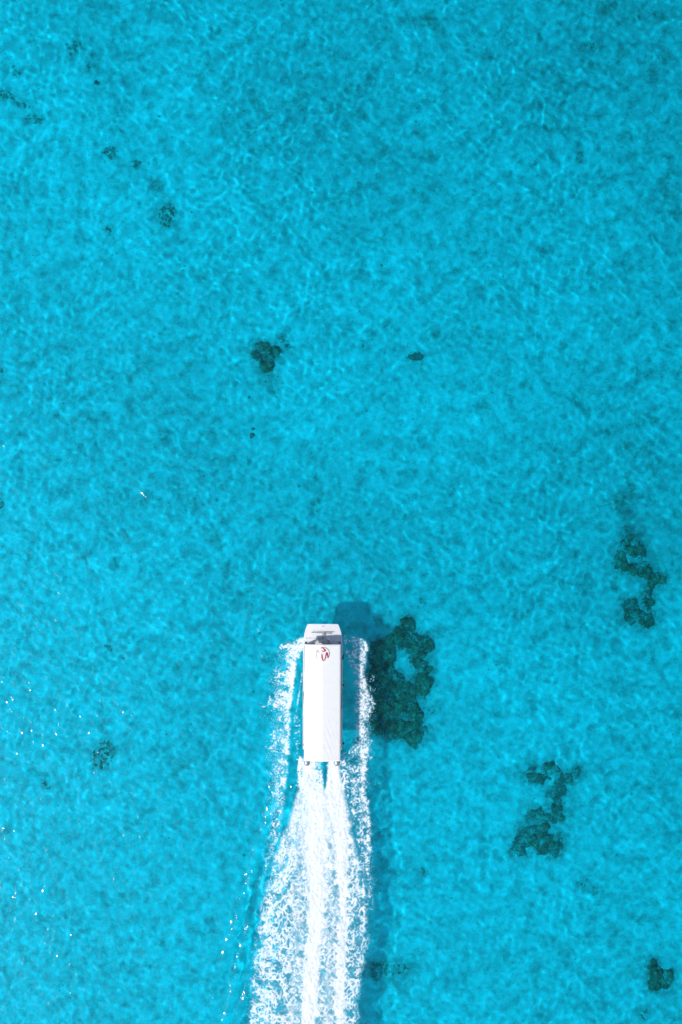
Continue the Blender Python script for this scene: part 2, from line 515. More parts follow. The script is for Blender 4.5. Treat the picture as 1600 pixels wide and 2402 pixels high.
R3 = c7([(310, 155, 45, 28), (360, 225, 110, 48), (470, 150, 70, 60), (600, 240, 75, 60), (690, 180, 50, 36), (495, 360, 62, 70), (560, 310, 60, 60), (520, 460, 60, 70),
         (345, 540, 85, 65), (480, 550, 110, 65), (400, 610, 70, 50), (360, 670, 90, 60), (250, 720, 85, 95), (400, 780, 120, 90), (480, 770, 105, 75), (205, 820, 80, 75), (500, 860, 45, 40)])
R3H = c7([(300, 830, 35, 35)])
reef('coral_reef', 'long ragged coral reef running down towards the lower right corner', 'coral reef',
     lambda a, b: np.minimum(blob_sd(a, b, R3) + 1, -blob_sd(a, b, R3H)), (1175, 1775, 1380, 2030), 0.30, 9, 13, 0, 'rubblereef', 22, (.10, .26), 30)
R4 = c7([(1370, 1910, 100, 100), (1320, 1800, 48, 55), (1430, 1890, 60, 60)])
reef('coral_reef', 'compact very dark coral head cluster in the lower right corner', 'coral reef',
     lambda a, b: blob_sd(a, b, R4) + 1, (1500, 2230, 1590, 2340), .5, 7, 7, 0, 'reef', 18, (.12, .34), 40)
R5 = c8([(255, 225, 100, 62), (225, 190, 60, 60), (270, 300, 55, 60), (310, 210, 55, 45)])
reef('coral_reef', 'dark triangular coral reef alone in the middle of the open water', 'coral reef',
     lambda a, b: blob_sd(a, b, R5) + 2, (580, 795, 665, 880), .4, 7, 7, 0, 'reef', 16, (.12, .3), 50)
R5b = c8([(285, 390, 55, 60), (310, 450, 45, 45)])
reef('algae_patch', 'thin algae patch trailing below the triangular reef', 'algae',
     lambda a, b: blob_sd(a, b, R5b) + 2, (600, 860, 665, 920), .1, 6, 8, .42, 'weed', 0, seed=52, film=.6)
R8 = [(882, 2277, 20, 18), (898, 2270, 16, 14)]
reef('coral_patch', 'dark coral patch touching the right edge of the wake', 'coral patch',
     lambda a, b: blob_sd(a, b, R8) + 2, (850, 2240, 930, 2320), .25, 7, 9, .5, 'clump', 0, seed=60)
reef('algae_patch', 'faint algae patch right of the wake near the bottom edge', 'algae',
     lambda a, b: blob_sd(a, b, [(930, 2274, 34, 24)]) + 2, (885, 2230, 980, 2320), .1, 6, 12, .42, 'weed', 0, seed=61, film=.6)

SMALL = [  # label, category, blobs, cover, mat
    ('small dark coral clump right of the triangular reef', 'coral clump', [(977, 837, 15, 9), (965, 836, 9, 5)], 0, 'knob'),
    ('pair of tiny black coral knobs below the triangular reef', 'coral clump', [(592, 1022, 6, 6), (594, 1006, 4, 4)], 0, 'knob'),
    ('tiny coral clump just upper right of the triangular reef', 'coral clump', [(673, 812, 9, 6), (667, 795, 12, 6)], .55, 'clump'),
    ('round dark green coral clump in the upper left water', 'coral clump', [(258, 359, 15, 15)], .62, 'clump'),
    ('small ragged coral clump right of the round upper left clump', 'coral clump', [(319, 384, 11, 9)], .6, 'clump'),
    ('curved coral clump near the top left', 'coral clump', [(180, 106, 11, 8), (169, 120, 9, 11)], .55, 'clump'),
    ('little dark coral knob right of the curved top left clump', 'coral clump', [(219, 127, 8, 8)], .6, 'clump'),
    ('tiny coral knob below the curved top left clump', 'coral clump', [(207, 157, 5, 8)], .6, 'clump'),
    ('single black coral dot under the top left clumps', 'coral clump', [(228, 193, 5, 5)], 0, 'knob'),
    ('small coral clump near the upper left edge above the coral ridge', 'coral clump', [(39, 173, 10, 10)], .5, 'clump'),
    ('low coral ridge running in from the left edge', 'coral clump', [(14, 226, 24, 12, 15), (52, 245, 18, 7, 15)], .5, 'clump'),
    ('oval coral clump at the lower end of the left edge ridge', 'coral clump', [(86, 284, 13, 10), (70, 280, 13, 9)], .5, 'clump'),
    ('faint algae patch below the two round upper left clumps', 'algae', [(368, 434, 14, 15)], .42, 'weed'),
    ('faint green algae patch left of centre in the upper water', 'algae', [(392, 505, 18, 30, 15)], .6, 'weed'),
    ('small speckled coral clump below left of the green algae patch', 'coral clump', [(256, 542, 10, 11)], .5, 'clump'),
    ('green algae patch in the lower left water', 'algae', [(243, 1770, 24, 34, 20)], .58, 'weed'),
    ('small round coral clump in the lower left water', 'coral clump', [(108, 1843, 9, 11)], .55, 'clump'),
    ('small coral clump in the upper right water', 'coral clump', [(1361, 369, 7, 11)], .6, 'clump'),
    ('tiny coral knob left of the upper right clump', 'coral clump', [(1249, 387, 7, 7)], .55, 'clump'),
    ('broken coral clump near the top right corner', 'coral clump', [(1384, 110, 18, 10), (1392, 118, 8, 6)], .42, 'weed'),
    ('thin coral streak along the top edge near the right corner', 'coral clump', [(1510, 40, 30, 10)], .38, 'weed'),
    ('faint coral smudge at the top edge left of the corner streak', 'coral clump', [(1420, 28, 16, 12)], .38, 'weed'),
    ('tiny coral knob above right of the boat bow', 'coral clump', [(992, 1409, 8, 7)], .5, 'clump'),
    ('tiny coral knob right of the wake in the lower half', 'coral clump', [(992, 2044, 7, 8)], .55, 'clump'),
    ('small coral clump left of the boat', 'coral clump', [(254, 1518, 9, 11)], .5, 'clump'),
    ('faint algae patch low in the bottom right corner', 'algae', [(1510, 2376, 14, 12)], .5, 'weed'),
    ('tiny coral knob right of the long ragged reef', 'coral clump', [(1438, 2000, 10, 4, 40)], .5, 'clump'),
    ('faint broken algae patch below the long ragged reef', 'algae', [(1372, 2072, 12, 9), (1396, 2088, 18, 9)], .38, 'weed'),
    ('algae patch between the large reef and its lower right edge', 'algae', [(1018, 1666, 16, 11)], .45, 'weed'),
    ('coral clump cut off by the left edge, upper of the two there', 'coral clump', [(0, 880, 8, 18)], .5, 'clump'),
    ('coral clump cut off by the left edge, lower of the two there', 'coral clump', [(2, 1180, 6, 14)], .5, 'clump'),
    ('small slanting coral knob above the boat in midwater', 'coral clump', [(854, 808, 6, 10, 20)], .5, 'weed'),
]
for i, (lab, cat, bl, cov, mt) in enumerate(SMALL):
    xs_ = [b[0] for b in bl]; ys_ = [b[1] for b in bl]; r_ = max(max(b[2], b[3]) for b in bl) + 14
    reef('algae_patch' if cat == 'algae' else 'coral_clump', lab, cat, (lambda a, b, bl=bl: blob_sd(a, b, bl) + 2),
         (min(xs_) - r_, min(ys_) - r_, max(xs_) + r_, max(ys_) + r_), .10 if mt == 'weed' else .24, 5, 6, cov, mt, 0, seed=100 + 7 * i, step=.06, lum=(.32, .55), film=.6 if mt == 'weed' else .55, spread=9)

# thin growth and shed rubble staining the sand round each patch
def stain_seabed():
    me = seabed.data
    n = len(me.vertices)
    co = np.empty(n * 3, dtype=np.float32); me.vertices.foreach_get('co', co)
    X = co[0::3].astype(float); Y = co[1::3].astype(float)
    out = np.zeros(n)
    px, py = plan_bed(X, Y)
    for sdf, rag, seed, b, st, spread in FILM:
        k = np.where((px > b[0] - 30) & (px < b[2] + 30) & (py > b[1] - 30) & (py < b[3] + 30))[0]
        if not len(k): continue
        x, y = px[k], py[k]
        wx = x + rag * fbm(x / 22, y / 22, seed + 1, 4, .6); wy = y + rag * fbm(x / 22, y / 22, seed + 7, 4, .6)
        f = sdf(wx, wy) + 9 * fbm(x / 12, y / 12, seed + 31, 4, .65)
        a = st * sstep(-spread, 5, f) * (.35 + .65 * sstep(-.25, .28, fbm(x / 10, y / 10, seed + 33, 5, .7)))
        out[k] = np.maximum(out[k], a)
    at = me.attributes.new('growth', 'FLOAT', 'POINT'); at.data.foreach_set('value', out.astype(np.float32))
stain_seabed()

# loose rubble strewn over the sand
def rubble():
    rnd = np.random.default_rng(5)
    V = []; F = []
    base = np.array([(1, 0, 0), (.3, .95, .1), (-.8, .6, 0), (-.8, -.6, .1), (.3, -.95, 0), (0, 0, .6), (.1, .1, -.4)])
    tri = np.array([(0, 1, 5), (1, 2, 5), (2, 3, 5), (3, 4, 5), (4, 0, 5), (1, 0, 6), (2, 1, 6), (3, 2, 6), (4, 3, 6), (0, 4, 6)])
    n = 0
    xs = rnd.uniform(-36, 36, 9000); ys = rnd.uniform(-52, 52, 9000)
    ok = rnd.random(9000) < .5 + 1.3 * (fbm(xs / 7, ys / 7, 91, 3) + .007 * ys)
    zs = bed_height(xs, ys)
    for x, y, z in list(zip(xs[ok], ys[ok], zs[ok]))[:1100]:
        s = rnd.uniform(.03, .09) if rnd.random() < .96 else rnd.uniform(.10, .17)
        p = base * s * rnd.uniform(.7, 1.3, (7, 3))
        a = rnd.uniform(0, 6.28); c, sn = math.cos(a), math.sin(a)
        p = np.stack([p[:, 0] * c - p[:, 1] * sn, p[:, 0] * sn + p[:, 1] * c, p[:, 2]], -1)
        V.append(p + (x, y, z + .01)); F.append(tri + 7 * n); n += 1
    o = link('coral_rubble', mesh_from('coral_rubble', np.concatenate(V), np.concatenate(F), M['rubble'], False))
    tag(o, 'loose coral rubble strewn over the pale sand', 'rubble', None, 'stuff')
    o.cycles.is_caustics_receiver = True
rubble()

# ------------------------------------------------------------------ foam of the wake and the bow waves
#FOAM_BEGIN
LEFT_WAVE = [  # y, inner edge, spread outwards, density at the inner edge
    (1492, 712, 5, .0), (1497, 712, 12, .9), (1503, 711, 30, .92), (1514, 708, 42, .92), (1540, 700, 36, .86), (1571, 691, 40, .86), (1610, 686, 34, .9), (1651, 681, 42, .9), (1680, 679, 36, .72),
    (1715, 678, 36, .66), (1763, 676, 36, .66), (1800, 672, 36, .64), (1826, 669, 34, .6), (1860, 666, 30, .52), (1890, 664, 28, .46), (1950, 655, 22, .40), (2000, 640, 16, .30), (2060, 616, 10, .2), (2110, 604, 8, .0)]
RIGHT_WAVE = [  # y, inner edge, outer edge, density between, core x, core half width, core density
    (1484, 803, 806, .0, 806, 4, 0), (1490, 803, 818, .6, 812, 6, .7), (1500, 804, 842, .56, 848, 9, .8), (1514, 807, 862, .52, 855, 9, .92), (1540, 813, 858, .50, 850, 9, .92), (1571, 824, 856, .42, 846, 9, .86), (1610, 829, 860, .45, 847, 11, .9),
    (1640, 831, 872, .48, 852, 15, .92), (1665, 830, 872, .46, 853, 15, .86), (1699, 829, 864, .42, 846, 14, .84), (1740, 826, 868, .42, 852, 12, .78), (1795, 806, 862, .46, 851, 11, .72), (1858, 812, 858, .50, 852, 9, .72),
    (1905, 824, 864, .50, 857, 9, .72), (1948, 832, 870, .46, 863, 8, .72), (2032, 846, 866, .40, 860, 7, .5), (2100, 862, 878, .25, 868, 6, .35), (2150, 868, 886, .0, 878, 5, .0)]

def rank01(a):
    flat = a.ravel()
    k = np.sort(flat[::7])
    return (np.searchsorted(k, flat) / len(k)).reshape(a.shape)

def foam_cover(px, py):
    wx = px + 10 * fbm(px / 28, py / 36, 41, 4, .6); wy = py + 10 * fbm(px / 28, py / 36, 42, 4, .6)
    # lace: bright webs round dark cells, in three sizes; froth: fine torn speckle
    n0 = perlin(wx / 23, wy / 28, 40); n1 = perlin(wx / 12, wy / 15, 43); n2 = perlin(wx / 6.6, wy / 7.6, 44); n3 = perlin(wx / 4.0, wy / 4.4, 45)
    web = -np.minimum(np.abs(n1) * 1.1, np.minimum(np.abs(n2) * 1.25 + .05, np.abs(n0) + .06))
    lace = rank01(web + .08 * n2 + .06 * n3 + .16 * n0 + .05 * perlin(px / 2.7, py / 2.7, 57))
    m2 = perlin(wx / 6.0, wy / 7.5, 58); m3 = perlin(wx / 3.4, wy / 3.9, 59)
    fweb = rank01(-np.minimum(np.abs(m2), np.abs(m3) * 1.1 + .04) + .12 * n3 + .16 * n1 + .10 * perlin(px / 2.6, py / 2.6, 60))
    froth = rank01(.8 * perlin(wx / 9, wy / 13, 50) + .9 * n3 + .8 * perlin(px / 2.9, py / 3.1, 51) - .35 * np.abs(n2))
    clump = fbm(wx / 34, wy / 55, 47, 3)
    age = sstep(1830, 2080, py)
    tex = lace * age + (.6 * fweb + .4 * froth) * (1 - age)
    tex = .86 * tex + .06 * froth + .08 * fweb

    ins = wake_inside(px, py)
    l, r = row(py, WAKE_ROWS)
    jit = 7 * fbm(px / 30 + 3, py / 44, 48, 4, .6)
    cc, cw = row(py, [(1770, 722, 8), (1800, 720, 12), (1835, 728, 15), (1864, 741, 15), (1920, 744, 15), (2004, 743, 19), (2060, 743, 16), (2117, 742, 15), (2200, 739, 13), (2285, 732, 13), (2402, 723, 11), (2800, 705, 12)])
    rc, rw, rs = row(py, [(1770, 791, 8, 1), (1800, 789, 12, 1), (1840, 784, 14, 1), (1880, 788, 14, .95), (1948, 802, 9, .9), (2032, 804, 8, .85), (2117, 803, 8, .75), (2200, 802, 8, .5), (2285, 797, 9, .5), (2402, 800, 8, .5), (2800, 805, 9, .4)])
    s1 = np.exp(-(np.abs(px + jit - cc) / (cw + 4)) ** 3); s2 = rs * np.exp(-(np.abs(px + jit * .8 - rc) / (rw + 4)) ** 3)
    streak = np.clip(np.maximum(s1, s2), 0, 1)
    near = 1 - sstep(1830, 2110, py)
    boil0 = fbm(wx / 13, wy / 17, 62, 3)
    lc, = row(py, [(1770, 736), (1860, 716), (1906, 716), (2032, 710), (2173, 700), (2257, 699), (2341, 694), (2402, 690), (2800, 670)])
    rl, = row(py, [(1770, 770), (1880, 772), (1920, 778), (2032, 773), (2145, 778), (2257, 772), (2402, 766), (2800, 750)])
    lane = np.maximum(np.exp(-(np.abs(px + 1.4 * jit - lc) / 19) ** 3), np.exp(-(np.abs(px + 1.4 * jit - rl) / 17) ** 3)) * sstep(1850, 1950, py)
    gw = 3.0 + 6.5 * (1 - sstep(1786, 1846, py))
    gap = np.exp(-(np.abs(px + .4 * jit - 763) / gw) ** 3) * (1 - sstep(1840, 1862, py))
    mid = np.exp(-(np.abs(px - 746) / 10) ** 3) * (1 - sstep(1835, 1875, py))
    dens = .60 + .30 * near + .30 * clump + .75 * streak - .06 * lane - .95 * gap - .38 * mid + .25 * boil0 * (1 - streak)
    dens -= .10 * (1 - sstep(0, 34, px - l)) * (1 - near) + .10 * (1 - sstep(0, 22, r - px)) * (1 - near)
    soft = .24 + .10 * streak + .08 * near + .10 * lane
    cov = sstep(1 - dens - soft, 1 - dens + soft, tex) * ins
    milk = .20 + .26 * lane + .34 * near + .6 * streak
    boil = fbm(wx / 15, wy / 22, 52, 4, .6)
    milk = milk * np.clip(.95 + 1.1 * boil * (1 - .8 * streak), .15, 1.5) * (1 - gap) * (1 - .55 * mid)
    milk *= ins * sstep(0, 22, px - l) * sstep(0, 16, r - px)
    out = np.maximum(cov * (.80 + .20 * sstep(.3, .9, froth + .5 * streak)), np.clip(milk, 0, .86))

    # bow wave on the left: sharp inner edge, torn feathers outwards
    a, w_, d = row(py, LEFT_WAVE)
    j = 9 * fbm(px / 18, py / 22, 49, 4, .6)
    feather = fbm((px * .8 + py * .5) / 34, (py * .8 - px * .5) / 13, 53, 4, .6)
    q = (a - px + .45 * j) / (1.15 * w_ * np.clip(1 + 1.1 * feather, .3, 2))
    prof = np.where(q < 0, np.exp(-(q * w_ / 3.0) ** 2) * .9, np.clip(1.06 - q, 0, 1) ** 1.05)
    prof = np.where(q < -.5, 0, prof)
    dd = (.84 + .12 * (1 - sstep(1600, 1720, py))) * d * prof * (1 + .9 * feather) + .22 * (prof > 0) * clump
    mix = rank01(.62 * fweb + .30 * froth + .2 * lace)
    cv = (.62 * sstep(1 - dd - .34, 1 - dd + .20, mix) + .38 * sstep(1 - dd, 1 - dd + .3, mix)) * sstep(.0, .15, prof) * np.clip(d * 4, 0, 1)
    core = np.exp(-((q - .22) / .25) ** 2) * np.clip(d - .35, 0, .5)
    out = np.maximum(out, np.clip(np.maximum(cv, .42 * prof * d * np.clip(.6 + 1.6 * feather, 0, 1.4)) + .40 * core * (.5 + froth), 0, 1))
    # bow wave on the right: thin web beside the hull, bright crest further out
    a, b, d, k, kw, kd = row(py, RIGHT_WAVE)
    w = sstep(-4, 6, px - a + .5 * j) * sstep(-4, 6, b - px + .6 * j)
    c = np.exp(-(np.abs(px + .8 * j - k) / (kw * (1 + .4 * feather))) ** 2.4) * kd
    dd = np.maximum(.85 * d * w * (1 + .9 * feather), .86 * c * (1 + .5 * feather)) + .20 * clump * w
    cv = (.62 * sstep(1 - dd - .34, 1 - dd + .20, mix) + .38 * sstep(1 - dd, 1 - dd + .3, mix)) * sstep(.02, .22, dd)
    out = np.maximum(out, np.clip(np.maximum(cv, .40 * np.maximum(c, .6 * d * w) * np.clip(.6 + 1.6 * feather, 0, 1.4)) + .22 * c * froth, 0, 1))
    # thin lines of froth peeling off the hull sides
    for tab in ([(1570, 709, .0), (1580, 709, .8), (1651, 698, .8), (1690, 692, .35), (1720, 690, 0)], [(1540, 806, 0), (1600, 813, .45), (1680, 818, .35), (1740, 822, 0)]):
        k, s = row(py, tab)
        out = np.maximum(out, s * np.exp(-((px + 1.2 * n2 - k) / 1.7) ** 2) * sstep(.2, .6, froth))
    # speckled wash between the hull and the left wave, and along the quarters
    sp = np.exp(-((px - 697) / 7) ** 2) * sstep(1660, 1690, py) * (1 - sstep(1730, 1790, py)) * .22
    ql = np.exp(-((px - 703) / 6) ** 2) * sstep(1768, 1782, py) * (1 - sstep(1830, 1860, py)) * .9
    qr = np.exp(-((px - 806) / 6) ** 2) * sstep(1752, 1775, py) * (1 - sstep(1830, 1860, py)) * .7
    fan = 0
    for cx, cy_, rx, ry, st in ((640, 1648, 22, 15, .42), (655, 1583, 16, 20, .40), (664, 1516, 14, 8, .45), (644, 1740, 10, 26, .34), (868, 1652, 11, 22, .5), (872, 1600, 8, 24, .25), (866, 1760, 8, 30, .36), (643, 1930, 9, 40, .34)):
        fan = np.maximum(fan, st * np.exp(-((px + .8 * j - cx) / rx) ** 2 - ((py + .8 * j - cy_) / ry) ** 2))
    dd = sp + ql + qr + fan
    out = np.maximum(out, sstep(1 - dd - .1, 1 - dd + .12, froth) * sstep(.02, .1, dd))
    out = np.clip(out, 0, 1)
    p = np.pad(out, 1, mode='edge')                # bubbles blur the finest edges
    blur = sum(p[1 + j:1 + j + out.shape[0], 1 + i:1 + i + out.shape[1]] for i in (-1, 0, 1) for j in (-1, 0, 1)) / 9
    return .35 * out + .65 * blur, streak * ins, ins

#FOAM_END
x0, y1 = world_xy(520, 1480); x1, y0 = world_xy(920, 2640)
xs = np.arange(x0, x1, .05); ys = np.arange(y0, y1, .05)
X, Y = np.meshgrid(xs, ys)
px, py = plan(X, Y)
cov, strk, ins = foam_cover(px, py)
relief = .5 + .5 * fbm(px / 7, py / 9, 55, 3, .6)
Z = sea_height(X, Y) + .03 + .13 * cov * relief * (.45 + .55 * np.maximum(strk, .3))
v = np.stack([X, Y, Z], -1).reshape(-1, 3)
q = grid_quads(len(xs), len(ys))
keep = cov.ravel()[q].max(1) > .02
v, q, at = cull(v, q, keep, {'cover': cov.ravel()})
foam = link('wake_foam', mesh_from('wake_foam', v, q, M['foam'], True, at))
tag(foam, 'white foam of the wake and bow waves trailing behind the boat', 'foam', None, 'stuff')

# airborne droplets and specks of froth near the broken water
def spray():
    rnd = np.random.default_rng(8)
    octv = np.array([(1, 0, 0), (-1, 0, 0), (0, 1, 0), (0, -1, 0), (0, 0, 1), (0, 0, -1)], float)
    tri = np.array([(0, 2, 4), (2, 1, 4), (1, 3, 4), (3, 0, 4), (2, 0, 5), (1, 2, 5), (3, 1, 5), (0, 3, 5)])
    V = []; F = []; n = 0
    def add(cx, cy_, s, z):
        nonlocal n
        wx, wy = world_xy(cx, cy_)
        V.append(octv * s * rnd.uniform(.7, 1.4, 3) + (wx, wy, z)); F.append(tri + 6 * n); n += 1
    def along(tab, side, count, spread, zmax, smax):
        t = np.array(tab, float)
        for _ in range(count):
            cy_ = rnd.uniform(t[0, 0], t[-1, 0])
            e = np.interp(cy_, t[:, 0], t[:, 1 if side < 0 else 2])
            lumpy = .5 + .5 * math.sin(cy_ / 17.0) * math.sin(cy_ / 7.3 + 1)
            cx = e + side * abs(rnd.normal(0, spread * (.3 + lumpy))) - side * 12
            add(cx, cy_, rnd.uniform(.012, smax), .05 + rnd.random() ** 2 * zmax)
    along([(1496, 700), (1512, 664), (1571, 648), (1651, 640), (1715, 644), (1890, 640), (1990, 628)], -1, 800, 16, .5, .03)
    along([(1492, 0, 822), (1512, 0, 862), (1571, 0, 856), (1651, 0, 876), (1740, 0, 868), (1858, 0, 860), (1948, 0, 872), (2100, 0, 876)], 1, 700, 10, .5, .03)
    along([r_ for r_ in WAKE_ROWS if r_[0] < 2500], -1, 400, 9, .15, .03)
    along([r_ for r_ in WAKE_ROWS if r_[0] < 2500], 1, 300, 9, .15, .03)
    o = link('spray', mesh_from('spray', np.concatenate(V), np.concatenate(F), M['foamdrop'], True))
    tag(o, 'fine white spray droplets along the edges of the foam', 'spray', None, 'stuff')
M['foamdrop'] = simple('spray_white', (.88, .90, .92), .4, 0, .02, 10)
spray()

# ------------------------------------------------------------------ the boat
BOAT = (-1.70, -16.2, 0.0)
boat = empty('passenger_boat', BOAT)
boat.rotation_euler = (0, 0, math.radians(-.25))
tag(boat, 'white passenger speedboat with long canvas roof speeding over the turquoise sea', 'boat')

def from_bm(name, bm, mat, parent, smooth=False):
    bmesh.ops.recalc_face_normals(bm, faces=bm.faces)
    for f in bm.faces: f.smooth = smooth
    me = bpy.data.meshes.new(name); bm.to_mesh(me); bm.free()
    me.materials.append(M[mat])
    return link(name, me, parent)

def box(name, c, s, mat, parent, bev=.02, rot=None, smooth=False):
    bm = bmesh.new()
    bmesh.ops.create_cube(bm, size=1)
    for vv in bm.verts: vv.co = Vector((vv.co.x * s[0], vv.co.y * s[1], vv.co.z * s[2]))
    if bev: bmesh.ops.bevel(bm, geom=bm.edges[:], offset=min(bev, min(s) * .45), segments=2, affect='EDGES', profile=.5)
    o = from_bm(name, bm, mat, parent, smooth)
    o.location = c
    if rot: o.rotation_euler = rot
    return o

def tube_bm(bm, pts, r, seg=8, taper=None):
    pts = [Vector(p) for p in pts]
    rings = []
    for i, p in enumerate(pts):
        d = (pts[min(i + 1, len(pts) - 1)] - pts[max(i - 1, 0)]).normalized()
        up = Vector((0, 0, 1)) if abs(d.z) < .9 else Vector((1, 0, 0))
        a = d.cross(up).normalized(); b = d.cross(a)
        rr = r if taper is None else r * taper[i]
        rings.append([bm.verts.new(p + a * rr * math.cos(2 * math.pi * k / seg) + b * rr * math.sin(2 * math.pi * k / seg)) for k in range(seg)])
    for i in range(len(rings) - 1):
        for k in range(seg):
            bm.faces.new((rings[i][k], rings[i][(k + 1) % seg], rings[i + 1][(k + 1) % seg], rings[i + 1][k]))
    bm.faces.new(rings[0]); bm.faces.new(rings[-1][::-1])

def tube(name, pts, r, mat, parent, seg=8, taper=None):
    bm = bmesh.new(); tube_bm(bm, pts, r, seg, taper)
    return from_bm(name, bm, mat, parent, True)

# hull: stations from stern to bow (y, half beam, gunwale z, half chine, chine z, keel z)
ST = [(-5.86, 1.82, .92, 1.62, .12, -.30), (-4.5, 1.83, .92, 1.64, .10, -.34), (-2, 1.835, .92, 1.64, .10, -.36), (1, 1.835, .93, 1.62, .12, -.36),
      (3.4, 1.83, .97, 1.56, .20, -.28), (4.3, 1.80, 1.02, 1.48, .32, -.10), (4.9, 1.72, 1.06, 1.40, .48, .14), (5.25, 1.63, 1.08, 1.32, .62, .36), (5.55, 1.53, 1.10, 1.28, .76, .58), (5.80, 1.41, 1.11, 1.24, .92, .84)]
RIM = .13
def hull_mesh():
    bm = bmesh.new(); rings = []
    for y, w, zg, wc, zc, zk in ST:
        rk = .0
        pts = [(-w + RIM, zg - .10), (-w + RIM, zg), (-w + .02, zg), (-w, zg - .03), (-w, zg - .14), (-w + .04, zg - .16), (-wc, zc), (-wc * .5, (zc + zk) / 2 - .02), (0, zk)]
        pts = pts + [(-x, z) for x, z in pts[-2::-1]]
        rings.append([bm.verts.new((x, y, z)) for x, z in pts])
    n = len(rings[0])
    for i in range(len(rings) - 1):
        for k in range(n - 1):
            bm.faces.new((rings[i][k], rings[i + 1][k], rings[i + 1][k + 1], rings[i][k + 1]))
    bm.faces.new(rings[0]); 
    bm.faces.new(rings[-1][::-1])
    return from_bm('hull', bm, 'gel', boat, False)
hull = hull_mesh()

def plank(name, ys, zoff, inset, mat, y_from, y_to, crown=.0, nx=12, parent=None, thick=.05):
    S_ = np.array(ST)
    yy = np.linspace(y_from, y_to, ys)
    bm = bmesh.new(); top = []; bot = []
    for y in yy:
        w = np.interp(y, S_[:, 0], S_[:, 1]) - inset; z = np.interp(y, S_[:, 0], S_[:, 2]) + zoff
        top.append([bm.verts.new((w * t, y, z + crown * (1 - t * t))) for t in np.linspace(-1, 1, nx)])
        bot.append([bm.verts.new((w * t, y, z - thick)) for t in np.linspace(-1, 1, nx)])
    for i in range(ys - 1):
        for k in range(nx - 1):
            bm.faces.new((top[i][k], top[i][k + 1], top[i + 1][k + 1], top[i + 1][k]))
            bm.faces.new((bot[i][k + 1], bot[i][k], bot[i + 1][k], bot[i + 1][k + 1]))
        bm.faces.new((top[i][0], top[i + 1][0], bot[i + 1][0], bot[i][0]))
        bm.faces.new((top[i + 1][-1], top[i][-1], bot[i][-1], bot[i + 1][-1]))
    for k in range(nx - 1):
        bm.faces.new((top[0][k + 1], top[0][k], bot[0][k], bot[0][k + 1]))
        bm.faces.new((top[-1][k], top[-1][k + 1], bot[-1][k + 1], bot[-1][k]))
    return from_bm(name, bm, mat, parent or boat, False)

deck = plank('bow_deck', 14, .006, RIM - .02, 'deck', 4.52, 5.815, .05)
plank('cockpit_floor', 10, -.62, .20, 'floor', -5.6, 4.5, 0, 4)
# raised coaming step between the bow deck and the cabin
box('deck_step', (-1.12, 4.34, 1.0), (1.06, .34, .22), 'gel', boat, .04)
box('deck_step', (1.12, 4.34, 1.0), (1.06, .34, .22), 'gel', boat, .04)
box('walkway_step', (0, 4.48, .84), (.86, .26, .12), 'grey', boat, .02)
box('walkway_step', (0, 4.17, .78), (.86, .32, .10), 'grey', boat, .02)
box('dash_shelf', (-1.08, 4.05, 1.04), (.72, .22, .06), 'gel', boat, .02)
box('dash_shelf', (1.08, 4.05, 1.04), (.72, .22, .06), 'gel', boat, .02)
for s in (-1, 1):
    p = box('door_pillar', (s * .55, 4.46, 1.16), (.24, .25, .42), 'gel', boat, .03)
    box('pillar_strip', (0, -.135, .1), (.20, .03, .06), 'dark', p, .005)  # dark strip across the pillar's after face
box('door_divider', (-.01, 4.06, 1.02), (.05, .16, .55), 'dark', boat, .005)
# windscreen panes leaning back to the roof front edge
for s in (-1, 1):
    bm = bmesh.new()
    a = [(s * .74, 4.02, 1.14), (s * 1.50, 4.00, 1.14), (s * 1.48, 3.93, 2.36), (s * .72, 3.95, 2.42)]
    f = bm.faces.new([bm.verts.new(p) for p in a])
    r_ = bmesh.ops.extrude_face_region(bm, geom=[f])
    bmesh.ops.translate(bm, verts=[g for g in r_['geom'] if isinstance(g, bmesh.types.BMVert)], vec=(0, -.02, 0))
    pane = from_bm('windscreen_pane', bm, 'glass', boat)
    tube('pane_frame', a + [a[0]], .020, 'steel', pane, 6)
# small fittings on the bow deck
cl = box('cleat', (.02, 5.62, 1.185), (.23, .05, .04), 'steel', boat, .015)
for s in (-1, 1): box('cleat_foot', (s * .06, 0, -.035), (.04, .04, .05), 'steel', cl, .005)
rail = tube('bow_rail', [(-1.06, 5.06, 1.34), (-.5, 5.05, 1.36), (0, 5.03, 1.37), (.5, 5.01, 1.36), (.86, 5.0, 1.34)], .034, 'dark', boat, 8, [.6, .9, 1, 1.25, 1.3])
tube('rail_stem', [(.02, 5.03, 1.37), (.02, 4.75, 1.36), (.02, 4.45, 1.30)], .036, 'dark', rail)
for x in (-1.0, .84): tube('rail_leg', [(x, 5.04, 1.34), (x, 5.08, 1.08)], .012, 'steel', rail)
tube('hatch_seam', [(.16 + .34 * math.sin(t), 5.18 + .36 * math.cos(t), 1.148 - .012 * t) for t in np.linspace(0, 1.5, 10)], .009, 'grey', boat, 6)
# coiled line on the deck
tube('deck_line', [(.20 + .1 * math.cos(t) * (1 - t / 26), 4.86 + .08 * math.sin(t) * (1 - t / 26), 1.15) for t in np.linspace(0, 16, 50)] + [(.16, 4.75, 1.15), (.27, 4.62, 1.15), (.22, 4.50, 1.10)], .014, 'rope', boat, 6)
